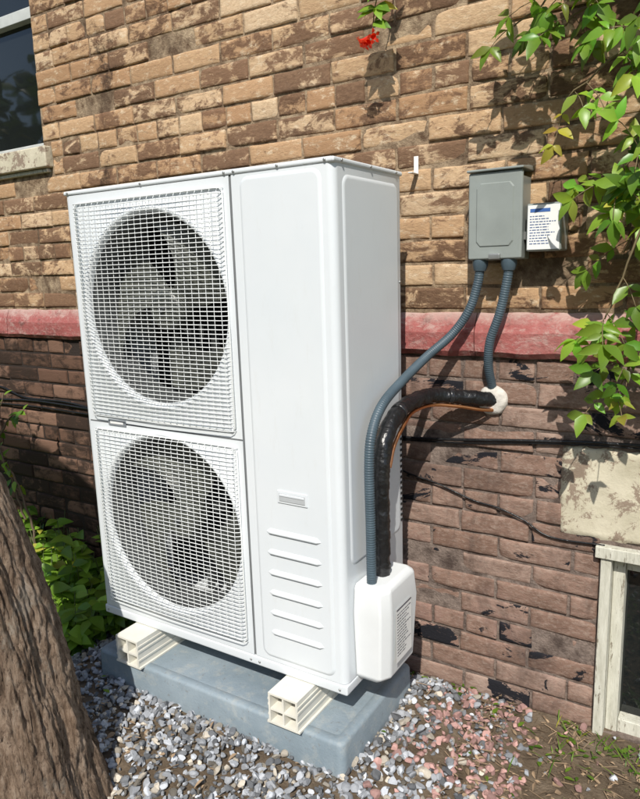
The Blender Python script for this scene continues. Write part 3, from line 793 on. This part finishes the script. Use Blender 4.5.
# ------------------------------------------------------------------ ground cover at left
def gz(x,y): return gh(x,y)+gn(x,y)
gc=empty('ground_cover_plants'); ms=MB(); ml=MB()
for _ in range(800):
    x=random.uniform(-2.7,-1.0); y=random.uniform(-.40,.50)
    if x>-1.20 and y<.05: continue
    if x>-1.08 and y<.22: continue
    h=random.uniform(.04,.34)*(1 if x<-1.3 else .55)
    b=Vector((x,y,gz(x,y))); top=b+Vector((random.gauss(0,.04),random.gauss(-.02,.04),h))
    tube(ms,[b,b.lerp(top,.5)+rnd(.008),top],.0016,5)
    for k in range(random.randint(4,7)):
        q=b.lerp(top,random.uniform(.35,1)); a=random.uniform(0,6.28)
        l=random.uniform(.045,.085)
        put_leaf(ml,q,(math.cos(a),math.sin(a),random.uniform(-.1,.4)),(random.gauss(.2,.3),random.gauss(-.4,.3),1),l,l*random.uniform(.5,.75),green(random.uniform(.8,1.5)),.2,.35)
ms.obj('stalks',simple('stalk',(.08,.11,.03),.7),True,gc); ml.obj('foliage',M_leaf,True,gc)
tw=empty('woody_shrub'); ms=MB(); ml=MB()
for st in ([(-1.75,.30,.0),(-1.90,.28,.35),(-2.05,.26,.65),(-2.15,.28,.95)],[(-1.72,.33,.0),(-1.80,.30,.4),(-1.96,.32,.68),(-1.88,.34,.85)],[(-1.8,.3,.0),(-2.05,.22,.45),(-2.2,.2,.72)],[(-1.95,.3,.5),(-1.85,.30,.72),(-1.74,.33,.80)],[(-1.7,.30,.0),(-1.74,.3,.35),(-1.88,.3,.6),(-2.0,.3,.88)]):
    Q=resample(catmull(st,10),.03); tube(ms,[q+rnd(.004) for q in Q],[.007*(1-.7*i/len(Q)) for i in range(len(Q))],7)
    for q in Q[len(Q)//2:]:
        for _ in range(2):
            if random.random()<.6:
                l=random.uniform(.03,.06); put_leaf(ml,q,rnd(1),(0,-.6,1),l,l*.5,green(1.1))
ms.obj('branches',simple('twig',(.12,.085,.055),.85,bump=.4),True,tw); ml.obj('foliage',M_leaf,True,tw)
# ------------------------------------------------------------------ weeds and litter at right
wd=MB()
for _ in range(2600):
    x=random.uniform(.22,1.3); y=random.uniform(-.3,G-.02)
    if noise.noise(Vector((x*5,y*5,20)))<-.05 and random.random()<.85: continue
    if x<.42 and random.random()<.8: continue
    a=random.uniform(0,6.28); h=random.uniform(.015,.065)
    d=Vector((math.cos(a)*.7,math.sin(a)*.7,random.uniform(.5,1.5)))
    if random.random()<.6: put_leaf(wd,(x,y,gz(x,y)),d,(0,0,1),h,.0035,green(.75),.1,.4)
    else: put_leaf(wd,(x,y,gz(x,y)+.008),(math.cos(a),math.sin(a),.25),(0,0,1),random.uniform(.012,.028),random.uniform(.008,.014),green(.75))
for _ in range(70):
    x=random.uniform(-1.3,.35); y=random.uniform(.40,G-.01) if random.random()<.8 else random.uniform(-.5,.3)
    if PX0<x<PX1 and PY0<y<PY1: continue
    a=random.uniform(0,6.28); l=random.uniform(.015,.030); put_leaf(wd,(x,y,gz(x,y)+.018),(math.cos(a),math.sin(a),.4),(0,0,1),l,l*.5,green(.7))
wd.obj('weeds',M_leaf,True)
lt=MB()
for _ in range(3600):
    if random.random()<.7: x=random.uniform(.22,1.3); y=random.uniform(-.4,G-.01)
    elif random.random()<.15: x=random.uniform(-1.0,.3); y=random.uniform(-.3,G-.01)
    else: x=random.uniform(-1.4,-.5); y=random.uniform(-.9,-.2)
    if PX0-.01<x<PX1+.01 and PY0-.01<y<PY1+.01: continue
    a=random.uniform(0,6.28); l=random.uniform(.006,.03); k=random.random()
    hz=.014 if x<.3 and x>-1.2 and y>-.3 else 0
    col=tuple(np.array([.30,.21,.13])*random.uniform(.25,1.35))
    if k<.7: put_leaf(lt,(x,y,gz(x,y)+hz+random.uniform(.002,.009)),(math.cos(a),math.sin(a),random.gauss(0,.15)),(random.gauss(0,.3),random.gauss(0,.3),1),l,l*random.uniform(.25,.6),col,.3,.3)
    else: 
        p=Vector((x,y,gz(x,y)+.006+hz)); tube(lt,[p,p+Vector((math.cos(a)*l,math.sin(a)*l,random.gauss(0,.003)))*1.6],.0011,5,col)
lt.obj('mulch_litter',M_bits,False)
# ------------------------------------------------------------------ light, sky, camera
el,az=math.radians(46),math.radians(21)   # az: sun offset to +x from the -y direction
sd=Vector((math.sin(az)*math.cos(el),-math.cos(az)*math.cos(el),math.sin(el)))
sun=bpy.data.lights.new('sun','SUN'); sun.energy=5.0; sun.angle=math.radians(.6); sun.color=(1,.955,.88)
so=bpy.data.objects.new('sun',sun); COL.objects.link(so); so.rotation_euler=sd.to_track_quat('Z','Y').to_euler(); so.location=(2,-4,6)
w=bpy.data.worlds.new('World'); S.world=w; w.use_nodes=True
sky=w.node_tree.nodes.new('ShaderNodeTexSky'); sky.sky_type='NISHITA'; sky.sun_disc=False; sky.sun_elevation=el
sky.sun_rotation=math.atan2(sd.x,sd.y)
bg=w.node_tree.nodes['Background']; w.node_tree.links.new(sky.outputs[0],bg.inputs[0]); bg.inputs[1].default_value=.15
cam=bpy.data.cameras.new('camera'); co=bpy.data.objects.new('camera',cam); COL.objects.link(co); S.camera=co
yaw,pitch,roll,Fp=0.5654,0.1913,-0.0319,672.39
cy,sy=math.cos(yaw),math.sin(yaw); cp,sp=math.cos(pitch),math.sin(pitch)
f=Vector((-sy*cp,cy*cp,-sp)); r=Vector((cy,sy,0)); u=r.cross(f)
r,u=r*math.cos(roll)+u*math.sin(roll), u*math.cos(roll)-r*math.sin(roll)
Mx=Matrix((( r.x,u.x,-f.x,.7977),(r.y,u.y,-f.y,-1.3426),(r.z,u.z,-f.z,1.3406),(0,0,0,1)))
co.matrix_world=Mx
cam.sensor_fit='VERTICAL'; cam.sensor_height=24; cam.lens=24*Fp/799; cam.clip_start=.02; cam.clip_end=2000
S.view_settings.view_transform='Standard'; S.view_settings.look='None'; S.view_settings.exposure=0
